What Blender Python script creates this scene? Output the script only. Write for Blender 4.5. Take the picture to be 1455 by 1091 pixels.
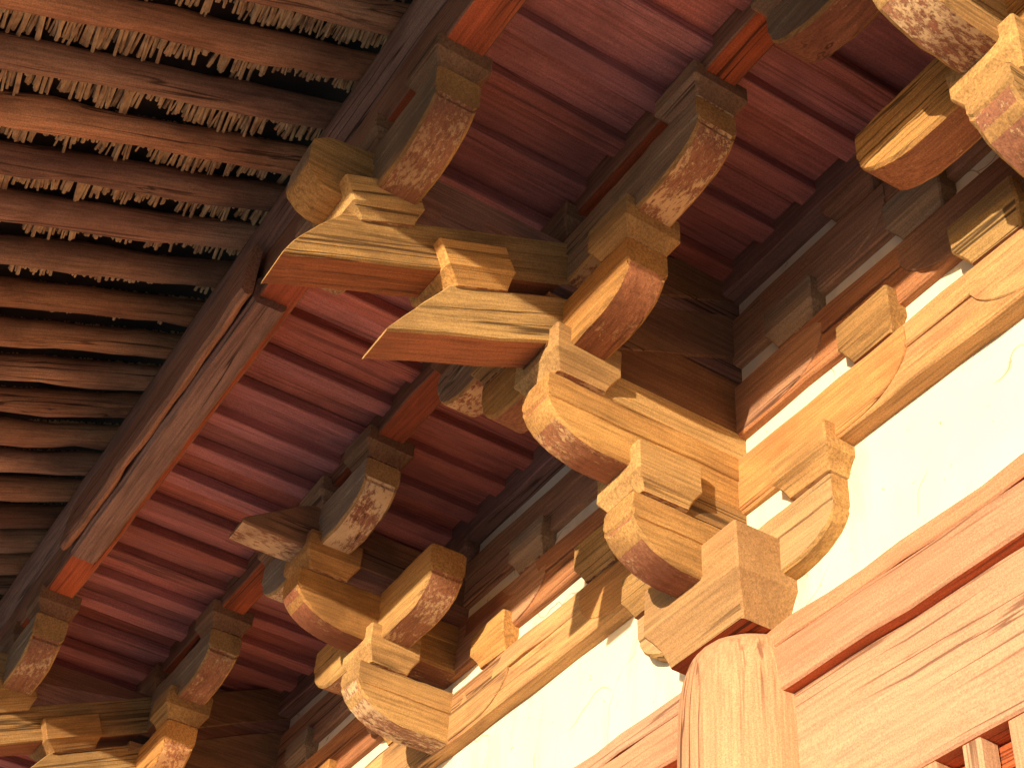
import bpy, bmesh, math, random
from mathutils import Vector, Matrix, noise
random.seed(7)
for o in list(bpy.data.objects): bpy.data.objects.remove(o)
sc = bpy.context.scene
COL = sc.collection
Z0 = 5.0                     # world height of the column tops (floor is z = 0)

# ------------------------------------------------------------------ camera
cam = bpy.data.cameras.new('camera'); cam.sensor_width = 36; cam.sensor_fit = 'HORIZONTAL'
cam.lens = 36*2208.4/1455; cam.clip_end = 2000
co = bpy.data.objects.new('camera', cam); COL.objects.link(co); sc.camera = co
def cam_matrix(loc, yaw, pitch, roll):
    cy, sy, cp, sp = math.cos(yaw), math.sin(yaw), math.cos(pitch), math.sin(pitch)
    f = Vector((-sy*cp, cy*cp, sp)); r = Vector((cy, sy, 0)); u = r.cross(f)
    cr, sr = math.cos(roll), math.sin(roll)
    R, U = cr*r+sr*u, -sr*r+cr*u
    m = Matrix((R, U, -f)).transposed().to_4x4(); m.translation = loc
    return m
co.matrix_world = cam_matrix(Vector((4.2651, -3.5508, Z0-3.4384)), 1.0718, 0.7289, 0.0854)

# ------------------------------------------------------------------ sky and sun
SUN = Vector((0.516, -1.0, 0.082)).normalized()        # towards the sun
el = math.asin(SUN.z); az = math.atan2(SUN.x, SUN.y)
w = bpy.data.worlds.new('World'); sc.world = w; w.use_nodes = True
nt = w.node_tree; bg = nt.nodes['Background']
sky = nt.nodes.new('ShaderNodeTexSky'); sky.sky_type = 'NISHITA'; sky.sun_disc = False
sky.sun_elevation = el; sky.sun_rotation = az
sky.air_density = 1.0; sky.dust_density = 1.0; sky.ozone_density = 2.0
nt.links.new(sky.outputs[0], bg.inputs[0]); bg.inputs[1].default_value = 0.15
sl = bpy.data.lights.new('sun', 'SUN'); sl.energy = 2.0; sl.angle = math.radians(0.55); sl.color = (1.0, 0.81, 0.57)
so = bpy.data.objects.new('sun', sl); COL.objects.link(so)
so.rotation_euler = (-SUN).to_track_quat('-Z', 'Y').to_euler()
vs = sc.view_settings; vs.view_transform = 'Standard'; vs.look = 'None'; vs.gamma = 1; vs.use_curve_mapping = False
vs.exposure = 1.85

# ------------------------------------------------------------------ materials
def N(nt, t, **kw):
    n = nt.nodes.new(t)
    for k, v in kw.items(): setattr(n, k, v)
    return n
def ramp(nt, src, stops):
    r = N(nt, 'ShaderNodeValToRGB'); e = r.color_ramp.elements
    e[0].position, e[0].color = stops[0][0], (*stops[0][1], 1)
    e[1].position, e[1].color = stops[-1][0], (*stops[-1][1], 1)
    for p, c in stops[1:-1]:
        x = e.new(p); x.color = (*c, 1)
    nt.links.new(src, r.inputs[0]); return r.outputs[0]
g3 = lambda v: (v, v, v)
def mixc(nt, fac, a, b, mode='MIX'):
    m = N(nt, 'ShaderNodeMix', data_type='RGBA', blend_type=mode)
    for s, v in ((0, fac), (6, a), (7, b)):
        if isinstance(v, (int, float)): m.inputs[s].default_value = v
        elif isinstance(v, tuple): m.inputs[s].default_value = (*v, 1)
        else: nt.links.new(v, m.inputs[s])
    return m.outputs[2]
def noise_node(nt, vec, scale, detail=4, rough=.55, dist=0):
    n = N(nt, 'ShaderNodeTexNoise'); n.inputs['Scale'].default_value = scale
    n.inputs['Detail'].default_value = detail; n.inputs['Roughness'].default_value = rough
    n.inputs['Distortion'].default_value = dist
    nt.links.new(vec, n.inputs['Vector']); return n.outputs[0]
def stretch(nt, vec, sx, sy, sz):
    m = N(nt, 'ShaderNodeVectorMath', operation='MULTIPLY'); nt.links.new(vec, m.inputs[0])
    m.inputs[1].default_value = (sx, sy, sz); return m.outputs[0]
def wood(name, axis, A, B, dark=(.10,.045,.02), flake=None, flake_amt=0.5, grain=.42, crack=.8, stain=.5, rough=.85, vary=.25, red=None, red_amt=.5, crack_gate=.50, crack_w=1.6, blotch=.55):
    m = bpy.data.materials.new(name); m.use_nodes = True; nt = m.node_tree
    bs = nt.nodes['Principled BSDF']; bs.inputs['Roughness'].default_value = rough
    bs.inputs['Specular IOR Level'].default_value = .25
    tc = N(nt, 'ShaderNodeTexCoord'); oi = N(nt, 'ShaderNodeObjectInfo')
    off = N(nt, 'ShaderNodeVectorMath', operation='MULTIPLY_ADD')
    cmb = N(nt, 'ShaderNodeCombineXYZ')
    for i in range(3): nt.links.new(oi.outputs['Random'], cmb.inputs[i])
    nt.links.new(cmb.outputs[0], off.inputs[0]); off.inputs[1].default_value = (37, 23, 51)
    nt.links.new(tc.outputs['Object'], off.inputs[2]); V = off.outputs[0]
    if axis == 'a':
        vr = N(nt, 'ShaderNodeVectorRotate', rotation_type='X_AXIS'); vr.inputs['Angle'].default_value = -math.atan(.455)
        nt.links.new(V, vr.inputs['Vector']); V = vr.outputs[0]
    al = {'x': (.035, 1, 1), 'y': (1, .035, 1), 'z': (1, 1, .035), 'a': (1, .035, 1)}[axis]
    G = stretch(nt, V, *al)
    al2 = tuple(.18 if v < .5 else 1 for v in al); G2 = stretch(nt, V, *al2)
    big = noise_node(nt, G2, 2.2, 3)
    c = mixc(nt, ramp(nt, big, [(.35, g3(0)), (.65, g3(1))]), A, B)
    if red:
        rn = noise_node(nt, G2, 3.7, 5, .65)
        c = mixc(nt, ramp(nt, rn, [(.62-.3*red_amt, g3(0)), (.70-.3*red_amt, g3(1))]), c, red)
    gr = noise_node(nt, G, 75, 5, .62)
    gv = ramp(nt, gr, [(.3, g3(1-grain)), (.62, g3(1.12))])
    sp = noise_node(nt, V, 150, 3, .7)
    c = mixc(nt, 1.0, c, ramp(nt, sp, [(.32, g3(.70)), (.66, g3(1.18))]), 'MULTIPLY')
    c = mixc(nt, 1.0, c, gv, 'MULTIPLY')
    st = noise_node(nt, G2, 5.5, 6, .7, .1)
    c = mixc(nt, ramp(nt, st, [(.52, g3(0)), (.72, g3(stain))]), c, dark)
    # long hairline cracks
    cn = noise_node(nt, stretch(nt, V, *tuple(.02 if v < .5 else 1 for v in al)), 13, 3, .5, .12)
    cf = ramp(nt, cn, [(.5-.015*crack_w, g3(0)), (.5-.004*crack_w, g3(1)), (.5+.004*crack_w, g3(1)), (.5+.015*crack_w, g3(0))])
    gate = ramp(nt, noise_node(nt, G2, 3.1, 2), [(crack_gate, g3(0)), (crack_gate+.1, g3(crack))])
    cfac = mixc(nt, 1.0, cf, gate, 'MULTIPLY')
    # cracks run with the grain, so none on faces cut across it
    sx = N(nt, 'ShaderNodeSeparateXYZ'); nt.links.new(tc.outputs['Normal'], sx.inputs[0])
    ab = N(nt, 'ShaderNodeMath', operation='ABSOLUTE'); nt.links.new(sx.outputs[{'x': 0, 'y': 1, 'z': 2, 'a': 1}[axis]], ab.inputs[0])
    cfac = mixc(nt, 1.0, cfac, ramp(nt, ab.outputs[0], [(.35, g3(1)), (.6, g3(0))]), 'MULTIPLY')
    c = mixc(nt, cfac, c, tuple(v*.35 for v in dark))
    hgt = gr
    if flake:
        fa = tuple(.35 if v < .5 else 1 for v in al)
        fn = noise_node(nt, stretch(nt, V, *fa), 58, 9, .78, .1)
        big2 = noise_node(nt, V, 5, 3)
        sm = N(nt, 'ShaderNodeMath', operation='MULTIPLY_ADD'); nt.links.new(big2, sm.inputs[0]); sm.inputs[1].default_value = .6; nt.links.new(fn, sm.inputs[2])
        rv = N(nt, 'ShaderNodeMath', operation='MULTIPLY_ADD'); nt.links.new(oi.outputs['Random'], rv.inputs[0]); rv.inputs[1].default_value = .22; nt.links.new(sm.outputs[0], rv.inputs[2]); sm = rv
        t = 1.11-.30*flake_amt
        ff = ramp(nt, sm.outputs[0], [(t-.02, g3(0)), (t+.07, g3(1))])
        c = mixc(nt, ff, c, flake)
        ad = N(nt, 'ShaderNodeMath', operation='ADD'); nt.links.new(gr, ad.inputs[0]); nt.links.new(ff, ad.inputs[1]); hgt = ad.outputs[0]
    bl = noise_node(nt, V, 1.7, 4, .6)
    c = mixc(nt, ramp(nt, bl, [(.50, g3(0)), (.70, g3(blotch))]), c, tuple(.55*d_+.25*a_ for d_, a_ in zip(dark, B)))
    fr = N(nt, 'ShaderNodeMath', operation='MULTIPLY'); nt.links.new(oi.outputs['Random'], fr.inputs[0]); fr.inputs[1].default_value = 7.31
    fr2 = N(nt, 'ShaderNodeMath', operation='FRACT'); nt.links.new(fr.outputs[0], fr2.inputs[0])
    c = mixc(nt, 1.0, c, ramp(nt, fr2.outputs[0], [(0, (1.03, .88, .74)), (.5, (1, 1, 1)), (1, (.97, 1.02, 1.12))]), 'MULTIPLY')
    # each timber a little lighter or darker
    vv = ramp(nt, oi.outputs['Random'], [(0, g3(1-vary)), (1, g3(1+vary*.4))])
    c = mixc(nt, 1.0, c, vv, 'MULTIPLY')
    nt.links.new(c, bs.inputs['Base Color'])
    sub = N(nt, 'ShaderNodeMath', operation='MULTIPLY_ADD'); nt.links.new(cfac, sub.inputs[0]); sub.inputs[1].default_value = -1.5; nt.links.new(hgt, sub.inputs[2])
    b = N(nt, 'ShaderNodeBump'); b.inputs['Strength'].default_value = .55; b.inputs['Distance'].default_value = .0035
    nt.links.new(sub.outputs[0], b.inputs['Height']); nt.links.new(b.outputs[0], bs.inputs['Normal'])
    return m
OCH_A, OCH_B = (.58,.355,.13), (.43,.235,.085)
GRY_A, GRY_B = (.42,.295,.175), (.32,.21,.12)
FL_A, FL_B = (.43,.205,.105), (.33,.135,.075); FLK = (.66,.45,.235)
M = {}
for a in 'xyza':
    M['ochre_'+a] = wood('ochre_timber_'+a, a, OCH_A, OCH_B, flake=(.62,.42,.20), flake_amt=.12)
    M['grey_'+a] = wood('weathered_timber_'+a, a, GRY_A, GRY_B, dark=(.13,.08,.05), grain=.38)  # greyer tone for some outward arm faces and wall blocks
    M['flaky_'+a] = wood('flaking_paint_timber_'+a, a, FL_A, FL_B, dark=(.14,.04,.02), flake=FLK, flake_amt=.56)
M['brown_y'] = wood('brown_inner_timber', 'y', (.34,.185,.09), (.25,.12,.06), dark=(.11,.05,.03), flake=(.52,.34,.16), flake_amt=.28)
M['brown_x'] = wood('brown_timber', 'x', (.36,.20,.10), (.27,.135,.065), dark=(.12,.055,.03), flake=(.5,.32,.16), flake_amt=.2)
M['red_x'] = wood('red_beam', 'x', (.50,.13,.05), (.36,.10,.05), flake=(.60,.30,.14), flake_amt=.25, stain=.45)
M['dull_x'] = wood('dull_red_brown_beam', 'x', (.37,.21,.135), (.28,.14,.09), stain=.6, grain=.5, crack=.9)
M['soffit_y'] = wood('maroon_soffit', 'y', (.52,.195,.165), (.42,.15,.13), dark=(.18,.07,.065), grain=.35, crack=.5, stain=.5, vary=.3)
M['rafter_y'] = wood('rafter_timber', 'y', (.62,.335,.18), (.34,.165,.10), dark=(.10,.04,.025), grain=.45, stain=.75, flake=(.62,.36,.18), flake_amt=.22, vary=.4)
M['arch_x'] = wood('faded_red_architrave', 'x', (.52,.29,.18), (.46,.24,.145), dark=(.36,.17,.10), flake=(.70,.44,.27), flake_amt=.22, grain=.22, crack=.8, stain=.35, vary=.1, blotch=.12)
M['arch_z'] = wood('faded_red_column', 'z', (.55,.345,.215), (.48,.28,.17), dark=(.36,.17,.10), flake=(.66,.42,.26), flake_amt=.3, grain=.28, crack=1.0, crack_gate=.50, crack_w=2.2, stain=.4, vary=.1, blotch=.12)
M['archred_x'] = wood('red_soffit_face', 'x', (.56,.15,.06), (.48,.13,.05), dark=(.2,.06,.03), grain=.2, stain=.3, vary=.1, blotch=.12)
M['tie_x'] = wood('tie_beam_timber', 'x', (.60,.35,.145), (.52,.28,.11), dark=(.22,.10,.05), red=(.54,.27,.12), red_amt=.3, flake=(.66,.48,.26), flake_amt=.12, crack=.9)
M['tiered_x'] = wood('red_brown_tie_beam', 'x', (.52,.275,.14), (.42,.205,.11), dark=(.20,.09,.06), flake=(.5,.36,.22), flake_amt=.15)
M['dark_x'] = wood('dark_tie_beam', 'x', (.34,.19,.15), (.27,.14,.11), dark=(.14,.08,.06))  # darker tone for the topmost tie beam
M['capwood'] = wood('cap_block_timber', 'x', (.52,.345,.175), (.44,.275,.13), dark=(.30,.17,.085), grain=.28, flake=(.62,.43,.23), flake_amt=.12, blotch=.12)
def plain(name, A, B, scale, bump=.3, dist=.004, rough=.9, spots=None, hair=False):
    m = bpy.data.materials.new(name); m.use_nodes = True; nt = m.node_tree; bs = nt.nodes['Principled BSDF']
    bs.inputs['Roughness'].default_value = rough; bs.inputs['Specular IOR Level'].default_value = .2
    tc = N(nt, 'ShaderNodeTexCoord'); V = tc.outputs['Object']
    n = noise_node(nt, V, scale, 6, .6); c = mixc(nt, ramp(nt, n, [(.38, g3(0)), (.66, g3(1))]), A, B)
    if spots:
        s = noise_node(nt, V, scale*16, 2, .5); c = mixc(nt, ramp(nt, s, [(.72, g3(0)), (.76, g3(.8))]), c, spots)
    if hair:
        vo = N(nt, 'ShaderNodeTexVoronoi', feature='DISTANCE_TO_EDGE'); vo.inputs['Scale'].default_value = 1.3
        wv = N(nt, 'ShaderNodeVectorMath', operation='MULTIPLY_ADD'); nn = N(nt, 'ShaderNodeTexNoise'); nn.inputs['Scale'].default_value = 3; nt.links.new(V, nn.inputs['Vector'])
        nt.links.new(nn.outputs[1], wv.inputs[0]); wv.inputs[1].default_value = (.35, .35, .35); nt.links.new(V, wv.inputs[2]); nt.links.new(wv.outputs[0], vo.inputs['Vector'])
        hf = ramp(nt, vo.outputs['Distance'], [(.002, g3(.8)), (.007, g3(0))])
        gt = ramp(nt, noise_node(nt, V, 2.3, 2), [(.5, g3(0)), (.56, g3(1))])
        c = mixc(nt, mixc(nt, 1.0, hf, gt, 'MULTIPLY'), c, (.30, .22, .14))
        dr = ramp(nt, noise_node(nt, stretch(nt, V, 1, 1, .25), 4.5, 6, .65), [(.52, g3(0)), (.75, g3(.55))])
        c = mixc(nt, dr, c, (.50, .40, .27))
    nt.links.new(c, bs.inputs['Base Color'])
    b = N(nt, 'ShaderNodeBump'); b.inputs['Strength'].default_value = bump; b.inputs['Distance'].default_value = dist
    nt.links.new(noise_node(nt, V, scale*9, 5, .6), b.inputs['Height']); nt.links.new(b.outputs[0], bs.inputs['Normal'])
    return m
M['plaster'] = plain('cream_plaster', (.80,.72,.56), (.76,.67,.51), 1.6, spots=(.40,.28,.16), hair=True)
M['mat'] = plain('twig_matting', (.64,.44,.24), (.34,.20,.11), 14, .5)
M['deck'] = plain('roof_deck', (.07,.045,.035), (.045,.03,.025), 3)
M['ground'] = plain('courtyard_paving', (.56,.52,.48), (.50,.46,.42), .8, .3)
M['stone'] = plain('platform_stone', (.60,.56,.52), (.54,.50,.46), 1.1, .3)
M['tile'] = plain('grey_roof_tile', (.16,.15,.14), (.11,.10,.10), 4)
M['wire'] = plain('wire', (.6,.56,.5), (.5,.46,.4), 30, 0)
M['paper'] = plain('window_paper', (.75,.66,.5), (.66,.55,.4), 3)

# ------------------------------------------------------------------ mesh helpers
def meshobj(name, bm, mats, parent=None, loc=(0,0,0), amp=.0034, sharp=32, smooth=True, bow=0.0):
    """bm is in world-like coordinates relative to loc; jitter the surface a little, then link one object"""
    if amp:
        o = Vector((random.uniform(0,99), random.uniform(0,99), random.uniform(0,99)))
        for v in bm.verts:
            v.co += noise.noise_vector(v.co*3.1+o)*amp*2 + noise.noise_vector(v.co*15+o)*amp*1.2
    if bow:
        b0 = random.uniform(0, 99)
        for v in bm.verts:
            v.co.z += bow*noise.noise(Vector((v.co.x*.55, b0, 0))); v.co.y += bow*.7*noise.noise(Vector((v.co.x*.7, b0, 9)))
    bmesh.ops.recalc_face_normals(bm, faces=bm.faces)
    me = bpy.data.meshes.new(name); bm.to_mesh(me); bm.free()
    for m in (mats if isinstance(mats, (list, tuple)) else [mats]): me.materials.append(M[m])
    if smooth:
        me.polygons.foreach_set('use_smooth', [True]*len(me.polygons)); me.set_sharp_from_angle(angle=math.radians(sharp))
    ob = bpy.data.objects.new(name, me); COL.objects.link(ob); ob.location = loc
    if parent: ob.parent = parent
    return ob
def tag(o, label=None, cat=None, group=None, kind=None):
    for k, v in (('label', label), ('category', cat), ('group', group), ('kind', kind)):
        if v: o[k] = v
    return o
def thing(name, loc, label, cat, group=None):
    o = bpy.data.objects.new(name, None); o.empty_display_size = .1; COL.objects.link(o); o.location = loc
    return tag(o, label, cat, group)
def loft_bm(axis, st, wid, c=.014, mats3=True, ctr=0.0, wfun=None, step=0.0):
    """timber along axis; st = [(s, lo, hi)], half width wid; chamfered 8-point rings; faces: 0 side, 1 underside, 2 outward (-Y) face"""
    bm = bmesh.new(); rings = []
    P = (lambda s, h, z: (s, ctr+h, z)) if axis == 'x' else (lambda s, h, z: (ctr+h, s, z))
    for s, lo, hi in st:
        k = min(c, max((hi-lo)*.3, .0015)); w_ = wid*(wfun(s) if wfun else 1)
        pts = [(-w_+step, lo+k), (-w_+c+step, lo), (w_-c-step, lo), (w_-step, lo+k), (w_, hi-k), (w_-c, hi), (-w_+c, hi), (-w_, hi-k)]
        if step:
            zs = max(hi-.135, lo+k+.004); zs = min(zs, hi-k-.004)
            pts[7:] = [(-w_, hi-k), (-w_, zs+.004), (-w_+step, zs)]
            pts[4:4] = [(w_-step, zs), (w_, zs+.004)]
        rings.append([bm.verts.new(P(s, h, z)) for h, z in pts])
    n = len(rings[0])
    for a, b in zip(rings, rings[1:]):
        for i in range(n):
            f = bm.faces.new((a[i], a[(i+1) % n], b[(i+1) % n], b[i]))
            if mats3:
                if i == 1: f.material_index = 2 if (axis == 'y' and abs(b[1].co.z-a[1].co.z) > .75*abs(b[1].co.y-a[1].co.y)+.001 and abs(b[4].co.z-a[4].co.z) < .02) else 1
                elif i >= n-(3 if step else 1) and axis == 'x': f.material_index = 2
    for r in (rings[0], rings[-1]):
        f = bm.faces.new(r)
        if mats3 and axis == 'y': f.material_index = 2
    return bm
def arm_stations(E0, E1, lo, hi, curve0=True, curve1=True, h=.17, l=.30, step=.065, c=.013):
    """horizontal arm from E0 to E1 with the undersides of its ends rounded up"""
    ss = set([E0, E1])
    n = max(2, int((E1-E0)/step))
    for i in range(n+1): ss.add(E0+(E1-E0)*i/n)
    for k in (.0, .15, .32, .5, .66, .8, .91, .98):
        if curve1: ss.add(E1-l+l*k)
        if curve0: ss.add(E0+l-l*k)
    st = []
    for s in sorted(ss):
        z = lo
        for on, d in ((curve1, s-(E1-l)), (curve0, (E0+l)-s)):
            if on and d > 0:
                u = min(d/l, 1); z = max(z, lo+h*(1-math.sqrt(max(0, 1-u*u*.985))))
        st.append((s, z, hi))
    # merge near-duplicates, then chamfer the ends
    out = [st[0]]
    for t in st[1:]:
        if t[0]-out[-1][0] > .006: out.append(t)
    a, b = out[0], out[-1]
    out[0] = (a[0], a[1]+c*.8, a[2]-c*.8); out.insert(1, (a[0]+c*.8, a[1], a[2]))
    out[-1] = (b[0], b[1]+c*.8, b[2]-c*.8); out.insert(-1, (b[0]-c*.8, b[1], b[2]))
    return out
T = .105                                            # half thickness of every arm
def L(k): return .24+.43*(k-1)                      # underside of the k-th tier
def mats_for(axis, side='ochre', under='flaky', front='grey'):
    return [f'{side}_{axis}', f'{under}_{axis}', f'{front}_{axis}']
def xarm(parent, name, x0, y, lo, half, hi=None, mats=None, h=.17, l=.30, front='grey'):
    hi = lo+.30 if hi is None else hi
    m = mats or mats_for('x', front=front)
    return meshobj(name, loft_bm('x', arm_stations(x0-half, x0+half, lo, hi, h=h, l=l), T, ctr=y, step=.009), m, parent)
def yarm(parent, name, x0, yend, lo, hi=None, ystart=.05, mats=None, h=.20, l=.30):
    hi = lo+.30 if hi is None else hi
    m = mats or ['ochre_y', 'flaky_y', 'ochre_y']
    return meshobj(name, loft_bm('y', arm_stations(yend, ystart, lo, hi, curve1=False, h=h, l=l), T, ctr=x0, step=.009), m, parent)
def block_bm(ax, ay, z0, z1, bx, by, qi, ping, c=.008):
    """bearing block: concave foot, plain band, ears"""
    bm = bmesh.new(); rings = []
    lv = []
    for k in range(5):
        u = k/4; g = u*u*.45+u*.55
        lv.append((z0+qi*u, bx+(ax-bx)*g, by+(ay-by)*g))
    lv += [(z0+qi+.004, ax, ay), (z0+qi+ping, ax, ay), (z1-c, ax, ay), (z1, ax-c, ay-c)]
    for z, a, b in lv:
        rings.append([bm.verts.new(p+(z,)) for p in ((-a, -b+c), (-a+c, -b), (a-c, -b), (a, -b+c), (a, b-c), (a-c, b), (-a+c, b), (-a, b-c))])
    for r, q in zip(rings, rings[1:]):
        for i in range(8): bm.faces.new((r[i], r[(i+1) % 8], q[(i+1) % 8], q[i]))
    f = bm.faces.new(rings[0]); f.material_index = 1
    bm.faces.new(rings[-1])
    return bm
def block(parent, x, y, z, mats=('ochre_x', 'flaky_x'), ax=.165, ay=.155, zi=.13, ear=.085, tilt=0, name='bearing_block'):
    qi = zi*.62
    bm = block_bm(ax, ay, 0, zi+ear, ax-.045, ay-.045, qi, zi-qi)
    ob = meshobj(name, bm, list(mats), parent, (x, y, z-.003), amp=.003)
    ob.rotation_euler = (tilt+random.uniform(-.012, .012), random.uniform(-.014, .014), random.uniform(-.022, .022)); k_ = random.uniform(.96, 1.03); ob.scale = (k_, k_, 1)
    return ob
def boxbm(x0, x1, y0, y1, z0, z1, axis='x', c=.008, step=.35):
    if axis == 'x':
        n = max(1, int((x1-x0)/step)); st = [(x0+(x1-x0)*i/n, z0, z1) for i in range(n+1)]
        return loft_bm('x', st, (y1-y0)/2, c=c, ctr=(y0+y1)/2)
    n = max(1, int((y1-y0)/step)); st = [(y0+(y1-y0)*i/n, z0, z1) for i in range(n+1)]
    return loft_bm('y', st, (x1-x0)/2, c=c, ctr=(x0+x1)/2)

Y1, Y2, Y4 = .52, .955, 1.94
# ------------------------------------------------------------------ large structure
def plane(name, x0, x1, y0, y1, z, mat):
    bm = bmesh.new(); bm.faces.new([bm.verts.new(p) for p in ((x0,y0,z),(x1,y0,z),(x1,y1,z),(x0,y1,z))])
    return tag(meshobj(name, bm, mat, amp=0, smooth=False), kind='structure')
plane('ground', -400, 400, -400, 400, -.6, 'ground')
bm = boxbm(-16, 12, -5.4, 6, -.6, 0, 'x', .02, 2)
tag(meshobj('platform', bm, 'stone', amp=0), kind='structure')

COLX = [0, -5.04, -10.08]
BAYS = [(-10.08, -5.04), (-5.04, 0), (0, 4.4)]
INTX = [2.2, -2.52, -7.56]
XL, XR = -12.6, 4.6
R = Z0                                              # everything below is measured from the column tops
root_z = (0, 0, Z0)
bayname = {2: 'over the lattice window', 1: 'between the bracketed column and the next column along', 0: 'in the farthest shaded bay'}
for i, (a, b) in enumerate(BAYS):
    bm = boxbm(a+.03, b-.03, -.015, .12, .004, .72, 'x', .004, .8)
    o = meshobj('plaster_wall', bm, 'plaster', None, root_z, amp=.002)
    tag(o, 'cream plaster wall panel '+bayname[i], 'wall')
# tie beams stacked on the wall
beam_lab = ['lowest tie beam over the plaster wall, sunlit ochre with long cracks', 'second tie beam up the wall, red brown, partly in eave shadow',
            'third tie beam up the wall, shaded and dull red', 'topmost dark tie beam on the wall under the inner soffit']
beams = []
for k in range(4):
    lo = L(2+k); yf = -.105 if k < 3 else -.165
    t = thing('wall_tie_beam', (0, 0, Z0), beam_lab[k], 'beam')
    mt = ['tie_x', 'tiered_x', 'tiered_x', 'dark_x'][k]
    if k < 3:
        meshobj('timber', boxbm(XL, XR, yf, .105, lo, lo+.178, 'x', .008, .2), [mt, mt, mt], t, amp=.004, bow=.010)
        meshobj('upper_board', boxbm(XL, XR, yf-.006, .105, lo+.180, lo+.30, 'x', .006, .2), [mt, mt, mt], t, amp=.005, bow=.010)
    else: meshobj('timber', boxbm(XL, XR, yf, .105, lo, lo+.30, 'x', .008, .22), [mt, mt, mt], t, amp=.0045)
    beams.append(t)
    if k < 3:
        o = meshobj('plaster_infill', boxbm(XL, XR, -.062, .06, lo+.29, lo+.44, 'x', .003, .6), 'plaster', t, amp=.002)
def relief(parent, x0, half, lo, mt, inner=.0):
    st = arm_stations(x0-half, x0+half, lo+.012, lo+.288, h=.20, l=.34)
    meshobj('carved_arm', loft_bm('x', st, .009, c=.005, ctr=-.105), [mt, mt, mt], parent, amp=.0015)
def wall_block(parent, x, z, mt):
    block(parent, x, 0, z, mats=(mt, 'flaky_x'), ax=.165, ay=.165, ear=.09)
for x0 in COLX:
    relief(beams[0], x0, 1.16, L(2), 'tie_x'); relief(beams[1], x0, .70, L(3), 'tiered_x'); relief(beams[2], x0, 1.16, L(4), 'tiered_x')
    for s in (-1, 1):
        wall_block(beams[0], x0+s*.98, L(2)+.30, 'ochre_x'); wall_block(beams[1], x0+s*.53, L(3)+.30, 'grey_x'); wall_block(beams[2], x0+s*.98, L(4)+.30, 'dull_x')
for x0 in INTX:
    relief(beams[0], x0, .70, L(2), 'tie_x'); relief(beams[1], x0, 1.02, L(3), 'tiered_x')
    for s in (-1, 1):
        wall_block(beams[0], x0+s*.53, L(2)+.30, 'ochre_x'); wall_block(beams[1], x0+s*.86, L(3)+.30, 'grey_x')
    wall_block(beams[2], x0, L(4)+.30, 'dull_x')

# columns with rounded tops
def column(x, label):
    bm = bmesh.new(); rings = []; n = 40
    prof = [(-5.0, .315), (-4, .318), (-3, .318), (-2, .316), (-1.2, .313), (-.7, .311), (-.4, .309), (-.25, .306), (-.17, .300), (-.11, .290), (-.06, .275), (-.025, .258), (.0, .238), (.015, .21)]
    for z, r in prof: rings.append([bm.verts.new((r*math.cos(2*math.pi*i/n), r*math.sin(2*math.pi*i/n), z)) for i in range(n)])
    for a, b in zip(rings, rings[1:]):
        for i in range(n): bm.faces.new((a[i], a[(i+1) % n], b[(i+1) % n], b[i]))
    bm.faces.new(rings[-1]); bm.faces.new(rings[0])
    o = meshobj('column', bm, 'arch_z', None, (x, 0, Z0), amp=.004, sharp=60)
    return tag(o, label, 'column')
column(0, 'faded red round column with rounded cracked top under the sunlit cap block')
column(-5.04, 'faded red round column under the second bracket set along the wall')
column(-10.08, 'faded red round column under the farthest bracket set')
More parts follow.
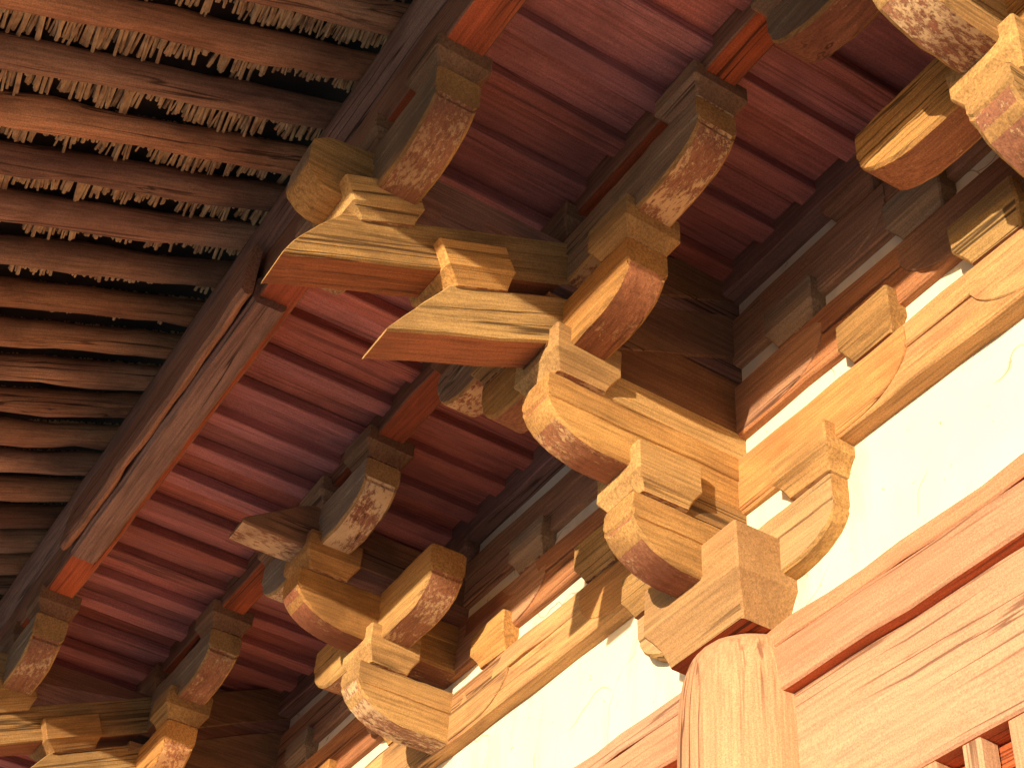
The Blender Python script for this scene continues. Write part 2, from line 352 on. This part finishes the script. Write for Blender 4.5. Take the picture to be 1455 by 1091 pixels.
# architrave beams, lintels and lattice windows
for i, (a, b) in enumerate(BAYS):
    t = thing('architrave_beam', ((a+b)/2, 0, Z0), 'faded red architrave beam '+bayname[i], 'beam')
    h = (b-a)/2-.18
    meshobj('timber', boxbm(-h, h, -.115, .115, -.292, -.095, 'x', .010, .2), ['arch_x', 'archred_x', 'arch_x'], t, amp=.004, bow=.012)
    meshobj('top_board', boxbm(-h, h, -.108, .115, -.092, .0, 'x', .007, .2), ['arch_x', 'archred_x', 'arch_x'], t, amp=.006, bow=.012)
    t = thing('lattice_window', ((a+b)/2, 0, Z0), 'red lattice window with square bars and deep lintel '+('beside the rounded cracked column' if i == 2 else bayname[i]), 'window')
    meshobj('lintel', boxbm(-h-.05, h+.05, -.052, .10, -.85, -.288, 'x', .008, .25), ['arch_x', 'archred_x', 'arch_x'], t, amp=.004, bow=.012)
    meshobj('lintel_frame', boxbm(-h-.05, h+.05, .05, .12, -.94, -.851, 'x', .006, .6), ['archred_x']*3, t, amp=.002)
    nb = 12; bw = (2*h+.1)/nb; dp = None
    for k in range(nb):
        if dp is None: dp = meshobj('door_board', boxbm(-bw/2+.004, bw/2-.004, -.03, .03, -4.995, -2.205, 'y', .006), 'arch_z', t, amp=.002); o = dp
        else: o = dp.copy(); COL.objects.link(o)
        o.location = (-h-.05+bw*(k+.5), .08+random.uniform(-.004, .004), 0)
    if i == 2:
        xb = -2.2+.718
        first = None
        for k in range(9):
            bm = bmesh.new(); bmesh.ops.create_cube(bm, size=1); bmesh.ops.scale(bm, verts=bm.verts, vec=(.082, .082, 1.3))
            bmesh.ops.bevel(bm, geom=bm.edges[:], offset=.005, segments=1, affect='EDGES')
            if first is None:
                first = meshobj('bar', bm, 'arch_z', t, (xb, 0.0, -.85-.648), amp=.001); 
            else:
                bm.free(); o = first.copy(); COL.objects.link(o); o.location = (xb+k*.203, 0.0, -.85-.648)
        # chicken wire behind the bars, one mesh of hexagon cells
        bm = bmesh.new(); s = .0135; wr = .0018
        def seg(p, q):
            d = (q-p).normalized(); u = d.cross(Vector((0, 1, 0)))*wr; v = Vector((0, wr, 0))
            r0 = [bm.verts.new(p+e) for e in (u, v, -u, -v)]; r1 = [bm.verts.new(q+e) for e in (u, v, -u, -v)]
            for j in range(4): bm.faces.new((r0[j], r0[(j+1) % 4], r1[(j+1) % 4], r1[j]))
        for iy in range(16):
            for ix in range(62):
                cx = xb-.1+ix*s*1.732+(iy % 2)*s*.866; cz = -.925-iy*s*1.5
                c0 = Vector((cx, .075, cz))
                a0 = [c0+Vector((s*math.sin(math.pi/3*j), 0, s*math.cos(math.pi/3*j))) for j in range(6)]
                for j in range(3): seg(a0[j], a0[j+1])
        o = meshobj('wire_mesh', bm, 'wire', t, amp=0, smooth=False); tag(o, kind='stuff')
        meshobj('window_panel', boxbm(xb-.2, 1.9, .135, .16, -2.2, -1.0, 'x', .003, 2), 'paper', t, amp=0)
    else:
        meshobj('window_panel', boxbm(-h, h, .02, .1, -2.2, -.876, 'x', .003, 2), 'arch_x', t, amp=0)

# ceiling tie beam over the inner bracket tips, red purlin support, purlin
t = thing('ceiling_tie_beam', (0, 0, Z0), 'long red tie beam between inner and outer soffits, carried by the upper cross arms', 'beam')
meshobj('timber', boxbm(XL, XR, -Y2-.09, -Y2+.075, L(5), L(5)+.30, 'x', .008, .3), ['dull_x', 'red_x', 'dull_x'], t, amp=.004)
t = thing('purlin_support_beam', (0, 0, Z0), 'red square beam under the eave purlin, resting on the outer cross arms', 'beam')
meshobj('timber', boxbm(XL, 8, -Y4-.10, -Y4+.085, 1.93, 2.25, 'x', .008, .3), ['dull_x', 'red_x', 'dull_x'], t, amp=.004)
bm = bmesh.new(); n = 20; rings = []
for i in range(60):
    x = XL+(8-XL)*i/59
    rings.append([bm.verts.new((x, -Y4-.015+.165*math.cos(2*math.pi*j/n), 2.40+.165*math.sin(2*math.pi*j/n))) for j in range(n)])
for a, b in zip(rings, rings[1:]):
    for j in range(n): bm.faces.new((a[j], a[(j+1) % n], b[(j+1) % n], b[j]))
bm.faces.new(rings[0]); bm.faces.new(rings[-1])
tag(meshobj('eave_purlin', bm, 'dull_x', None, root_z, amp=.006, sharp=60), 'long round dull brown eave purlin carrying the rafters', 'purlin')
for x0, lab in ((-2.52, 'dull brown cracked plank under the eave purlin, beside the bracketed column'), (-7.56, 'dull brown plank under the eave purlin, past the second column bracket set')):
    t = thing('support_plank', (x0, -Y4, Z0+1.88), lab, 'plank')
    meshobj('timber', boxbm(-1.33, 1.33, -.125, .05, 0, .17, 'x', .02, .12), ['dull_x']*3, t, amp=.004)
    meshobj('outer_strip', boxbm(-1.34, 1.34, -.19, -.131, .012, .36, 'x', .022, .12), ['dull_x']*3, t, amp=.007)

# soffits: ribs and boards
def soffit(label, x_first, pitch, y0, y1, zr, n):
    t = thing('eave_soffit', (0, y0, Z0+zr), label, 'soffit')
    rib = board = None
    for k in range(n):
        x = x_first-k*pitch+random.uniform(-.006, .006)
        if rib is None:
            rib = meshobj('rib', boxbm(-.105, 0, 0, y1-y0, 0, .075, 'y', .006, .3), ['soffit_y']*3, t, amp=.003)
            board = meshobj('soffit_board', boxbm(-pitch+.004-.06, -.06, 0, y1-y0, .07, .10, 'y', .004, .3), ['soffit_y']*3, t, amp=.003)
            r, b = rib, board
        else:
            r, b = rib.copy(), board.copy(); COL.objects.link(r); COL.objects.link(b)
        r.location = (x, 0, random.uniform(-.006, .006)); b.location = (x, 0, random.uniform(0, .006))
        r.rotation_euler.z = random.uniform(-.008, .008)
soffit('outer maroon ribbed soffit between the eave purlin and the ceiling tie beam', 2.124, .3165, -Y4+.06, -Y2-.07, 2.05, 47)
soffit('inner maroon ribbed soffit between the ceiling tie beam and the wall', 2.03, .305, -Y2+.06, -.15, 2.06, 48)

# rafters, twig matting, roof
SL = .43; RB = 2.40+.165                            # rafters rest on the purlin
def raft_z(y): return RB+.078+SL*(y+Y4)
YE = -4.0
n = 14; first = None
for k in range(42):
    x = .858-.337*k+random.uniform(-.012, .012)
    if first is None or k < 16:
        bm = bmesh.new(); rings = []
        RL = (-1.72-YE)*math.sqrt(1+SL*SL)
        for i in range(17):
            q = RL*i/16; rr = .074*(1+.10*noise.noise(Vector((q*2, k*9, 0))))
            rings.append([bm.verts.new((rr*math.cos(2*math.pi*j/n), q, rr*1.1*math.sin(2*math.pi*j/n))) for j in range(n)])
        for a, b in zip(rings, rings[1:]):
            for j in range(n): bm.faces.new((a[j], a[(j+1) % n], b[(j+1) % n], b[j]))
        bm.faces.new(rings[0]); bm.faces.new(rings[-1])
        o = meshobj('rafter', bm, 'rafter_y', None, amp=.010, sharp=60); first = first or []; first.append(o)
    else:
        o = random.choice(first).copy(); COL.objects.link(o)
    o.location = (x, YE, Z0+raft_z(YE)); o.rotation_euler.x = math.atan(SL)
    tag(o, 'round weathered rafter sloping out over the eave purlin', 'rafter', 'rafters under the outer eave')
# twigs lying over the rafters, their ragged ends showing beyond each rafter
bm = bmesh.new(); m6 = 5
for k in range(42):
    x = .858-.337*k
    y = YE+.05; grp = .5; gn = 0
    while y < -1.9:
        if gn <= 0: gn = random.randint(3, 16); grp = random.choice((random.uniform(.05, .4), random.uniform(.5, 1), random.uniform(.6, 1)))
        gn -= 1
        r = random.uniform(.004, .0105); z = raft_z(y)+.075+random.uniform(-.015, .01)
        reach = .05+.16*max(0, min(1, (x+3.4)/2.6))
        xa = x+.02; xb = x-.072-reach*(.35+.65*grp)*random.uniform(.86, 1.05)
        dz = random.uniform(-.03, .01); dy = random.uniform(-.03, .05)
        A = Vector((xa, y, z)); B = Vector((xb, y+dy, z+dz)); d = (B-A).normalized(); u = d.cross(Vector((0, 0, 1))).normalized()*r; v = d.cross(u).normalized()*r
        q = [[bm.verts.new(p+u*math.cos(2*math.pi*j/m6)+v*math.sin(2*math.pi*j/m6)) for j in range(m6)] for p in (A, B)]
        for j in range(m6): bm.faces.new((q[0][j], q[0][(j+1) % m6], q[1][(j+1) % m6], q[1][j]))
        bm.faces.new(q[1])
        y += r*random.uniform(.7, 1.35)
o = meshobj('twig_matting', bm, 'mat', None, root_z, amp=0, smooth=False)
tag(o, 'ragged pale twig matting laid over the eave rafters', 'matting', kind='stuff')
t = thing('roof', (0, 0, Z0), 'dark sloping roof deck with grey tile edge over the eaves', 'roof')
bm = bmesh.new(); st = []
V8 = []
for x in (XL-2, 9.5):
    for y, dz in ((YE+.02, .155), (.6, .155), (.6, .35), (YE-.10, .30), (YE-.10, -.20)):
        V8.append(bm.verts.new((x, y, raft_z(y)+dz)))
n5 = 5
for j in range(n5): bm.faces.new((V8[j], V8[(j+1) % n5], V8[n5+(j+1) % n5], V8[n5+j]))
bm.faces.new(V8[:5]); bm.faces.new(V8[5:])
meshobj('roof_deck', bm, 'deck', t, amp=0, smooth=False)

# ------------------------------------------------------------------ bracket sets on the columns
AS = .455                                           # slope of the slanting arms
def ang(parent, x0, ytip, ztip, depth, ycut, yend, pw=.95):
    def lo(y): return ztip+AS*(y-ytip)
    def hi(y):
        h1 = lo(y)+depth
        if y < ycut:
            u = (y-ytip)/(ycut-ytip)
            h1 = lo(ytip)+.014+(lo(ycut)+depth-lo(ytip)-.014)*(u**pw)
        return h1
    ys = [ytip, ytip+.012]+[ytip+(ycut-ytip)*k/7 for k in range(1, 8)]+[ycut+(yend-ycut)*k/12 for k in range(1, 13)]
    st = [(y, lo(y), hi(y)) for y in ys]
    bm = loft_bm('y', st, T, c=.010, ctr=x0)
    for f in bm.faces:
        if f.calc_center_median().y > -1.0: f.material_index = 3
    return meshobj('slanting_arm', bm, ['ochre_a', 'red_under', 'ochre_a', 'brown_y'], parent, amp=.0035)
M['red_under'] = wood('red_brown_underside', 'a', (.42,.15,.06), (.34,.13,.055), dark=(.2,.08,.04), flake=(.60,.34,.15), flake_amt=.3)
def column_set(x, label, minor=False):
    t = thing('column_bracket_set', (x, 0, Z0), label, 'bracket set', 'bracket sets on the columns')
    # cap block
    bm = block_bm(.322, .322, .012, .41, .24, .24, .165, .06, c=.009)
    meshobj('cap_block', bm, ['capwood', 'red_x'], t, amp=.004)
    # wall arm and its end blocks
    xarm(t, 'wall_arm', 0, 0, L(1), .665, mats=['ochre_x', 'ochre_x', 'capwood'])
    for s in (-1, 1): block(t, s*.55, 0, L(1)+.30, ax=.17, ay=.165)
    meshobj('plaster_infill', boxbm(-.42, .42, -.075, .06, L(1)+.28, L(2)+.02, 'x', .006), 'plaster', t)
    # two projecting arms
    yarm(t, 'projecting_arm', 0, -Y1-.155, L(1))
    meshobj('filler_block', boxbm(-.099, .099, -Y1+.10, .05, L(1)+.296, L(2)+.02, 'y', .005), ['ochre_y']*3, t)
    block(t, 0, -Y1, L(1)+.30, mats=('ochre_y', 'flaky_y'), ax=.165, ay=.165, ear=.10)
    yarm(t, 'projecting_arm', 0, -Y2-.155, L(2))
    meshobj('filler_block', boxbm(-.099, .099, -Y2+.10, .05, L(2)+.296, L(3)+.02, 'y', .005), ['ochre_y']*3, t)
    block(t, 0, -Y2, L(2)+.30, mats=('ochre_y', 'flaky_y'), ax=.165, ay=.165, ear=.10)
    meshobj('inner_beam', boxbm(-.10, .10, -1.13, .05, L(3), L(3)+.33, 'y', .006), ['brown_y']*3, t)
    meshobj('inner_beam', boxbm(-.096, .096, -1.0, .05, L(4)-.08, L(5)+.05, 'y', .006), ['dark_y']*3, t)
    # inner cross arms under the ceiling tie beam
    xarm(t, 'cross_arm', 0, -Y2, L(3), .585, front='ochre')
    for s in (-1, 1): block(t, s*.485, -Y2, L(3)+.30, mats=('ochre_x', 'flaky_x'), ax=.15, ay=.15)
    xarm(t, 'cross_arm', 0, -Y2, L(4), 1.075, l=.36)
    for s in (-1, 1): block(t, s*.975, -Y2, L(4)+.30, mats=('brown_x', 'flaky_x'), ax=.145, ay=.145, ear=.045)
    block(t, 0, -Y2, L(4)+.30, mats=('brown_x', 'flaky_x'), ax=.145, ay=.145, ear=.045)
    # slanting arms with tilted bearing blocks
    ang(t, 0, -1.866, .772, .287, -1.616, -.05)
    tl = math.atan(AS)
    block(t, 0, -1.47, 1.235, mats=('ochre_y', 'flaky_y'), ax=.165, ay=.185, zi=.12, ear=.10, tilt=tl)
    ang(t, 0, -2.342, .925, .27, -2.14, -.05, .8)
    meshobj('inner_beam', loft_bm('y', [(-2.02+k*.2, 1.30+AS*k*.2-.0, 1.58+AS*k*.2*.35) for k in range(9)], .098, c=.006), ['dark_y']*3, t)
    block(t, 0, -Y4, 1.345, mats=('ochre_y', 'flaky_y'), ax=.165, ay=.18, zi=.10, ear=.10, tilt=tl)
    # outer cross arm, its end blocks and the nose
    xarm(t, 'cross_arm', 0, -Y4, 1.46, .63, hi=1.785, l=.32)
    for s in (-1, 0, 1): block(t, s*.53, -Y4, 1.785, mats=('brown_x', 'flaky_x'), ax=.14, ay=.14, zi=.13, ear=.045)
    nst = [(-2.33, 1.47, 1.60), (-2.32, 1.44, 1.65), (-2.27, 1.39, 1.69), (-2.22, 1.37, 1.71), (-2.16, 1.37, 1.72), (-2.1, 1.40, 1.73), (-1.9, 1.45, 1.77)]
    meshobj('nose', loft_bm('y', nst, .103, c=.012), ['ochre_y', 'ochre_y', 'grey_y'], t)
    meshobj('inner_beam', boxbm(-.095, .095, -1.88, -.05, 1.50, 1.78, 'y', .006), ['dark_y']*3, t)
    return t
M['dark_y'] = wood('sooty_timber', 'y', (.34,.18,.13), (.27,.135,.095), dark=(.14,.08,.055))  # darker tone for the inner beams and bay fillers
column_set(0, 'sunlit bracket set with two slanting beaks on the rounded cracked column')
column_set(-5.04, 'shaded bracket set on the second column along the wall')
column_set(-10.08, 'farthest bracket set on the third column along the wall')

def bay_set(x, label):
    t = thing('bay_bracket_set', (x, 0, Z0), label, 'bracket set', 'bracket sets between the columns')
    yarm(t, 'projecting_arm', 0, -Y1-.17, L(2), h=.22, l=.36)
    block(t, 0, -Y1, L(2)+.30, mats=('ochre_y', 'flaky_y'), ax=.165, ay=.165, ear=.085)
    xarm(t, 'cross_arm', 0, -Y1, L(3), .69, hi=L(3)+.33, l=.32, h=.17, front='ochre')
    yarm(t, 'projecting_arm', 0, -Y2-.165, L(3), h=.22, l=.36)
    meshobj('filler_block', boxbm(-.098, .098, -Y2+.1, .05, L(3)+.296, L(4)+.03, 'y', .005), ['dark_y']*3, t)
    block(t, 0, -Y2, L(3)+.30, mats=('ochre_y', 'flaky_y'), ax=.165, ay=.16)
    xarm(t, 'cross_arm', 0, -Y2, L(4), .66, l=.36)
    for s in (-1, 0, 1): block(t, s*.56, -Y2, L(4)+.30, mats=('brown_x', 'flaky_x'), ax=.145, ay=.145, ear=.045)
    nst = [(-1.49, 1.525, 1.55), (-1.47, 1.522, 1.57), (-1.40, 1.52, 1.62), (-1.3, 1.52, 1.69), (-1.2, 1.52, 1.76), (-1.1, 1.525, 1.81), (-.6, 1.52, 1.8), (.03, 1.52, 1.8)]
    meshobj('nose', loft_bm('y', nst, .103, c=.010), ['brown_y', 'flaky_y', 'brown_y'], t)
    return t
bay_set(-2.52, 'legless bracket set springing from the lowest tie beam, beyond the rounded cracked column')
bay_set(2.2, 'legless bracket set springing from the lowest tie beam, above the lattice window bay')
bay_set(-7.56, 'legless bracket set springing from the lowest tie beam, past the second column')
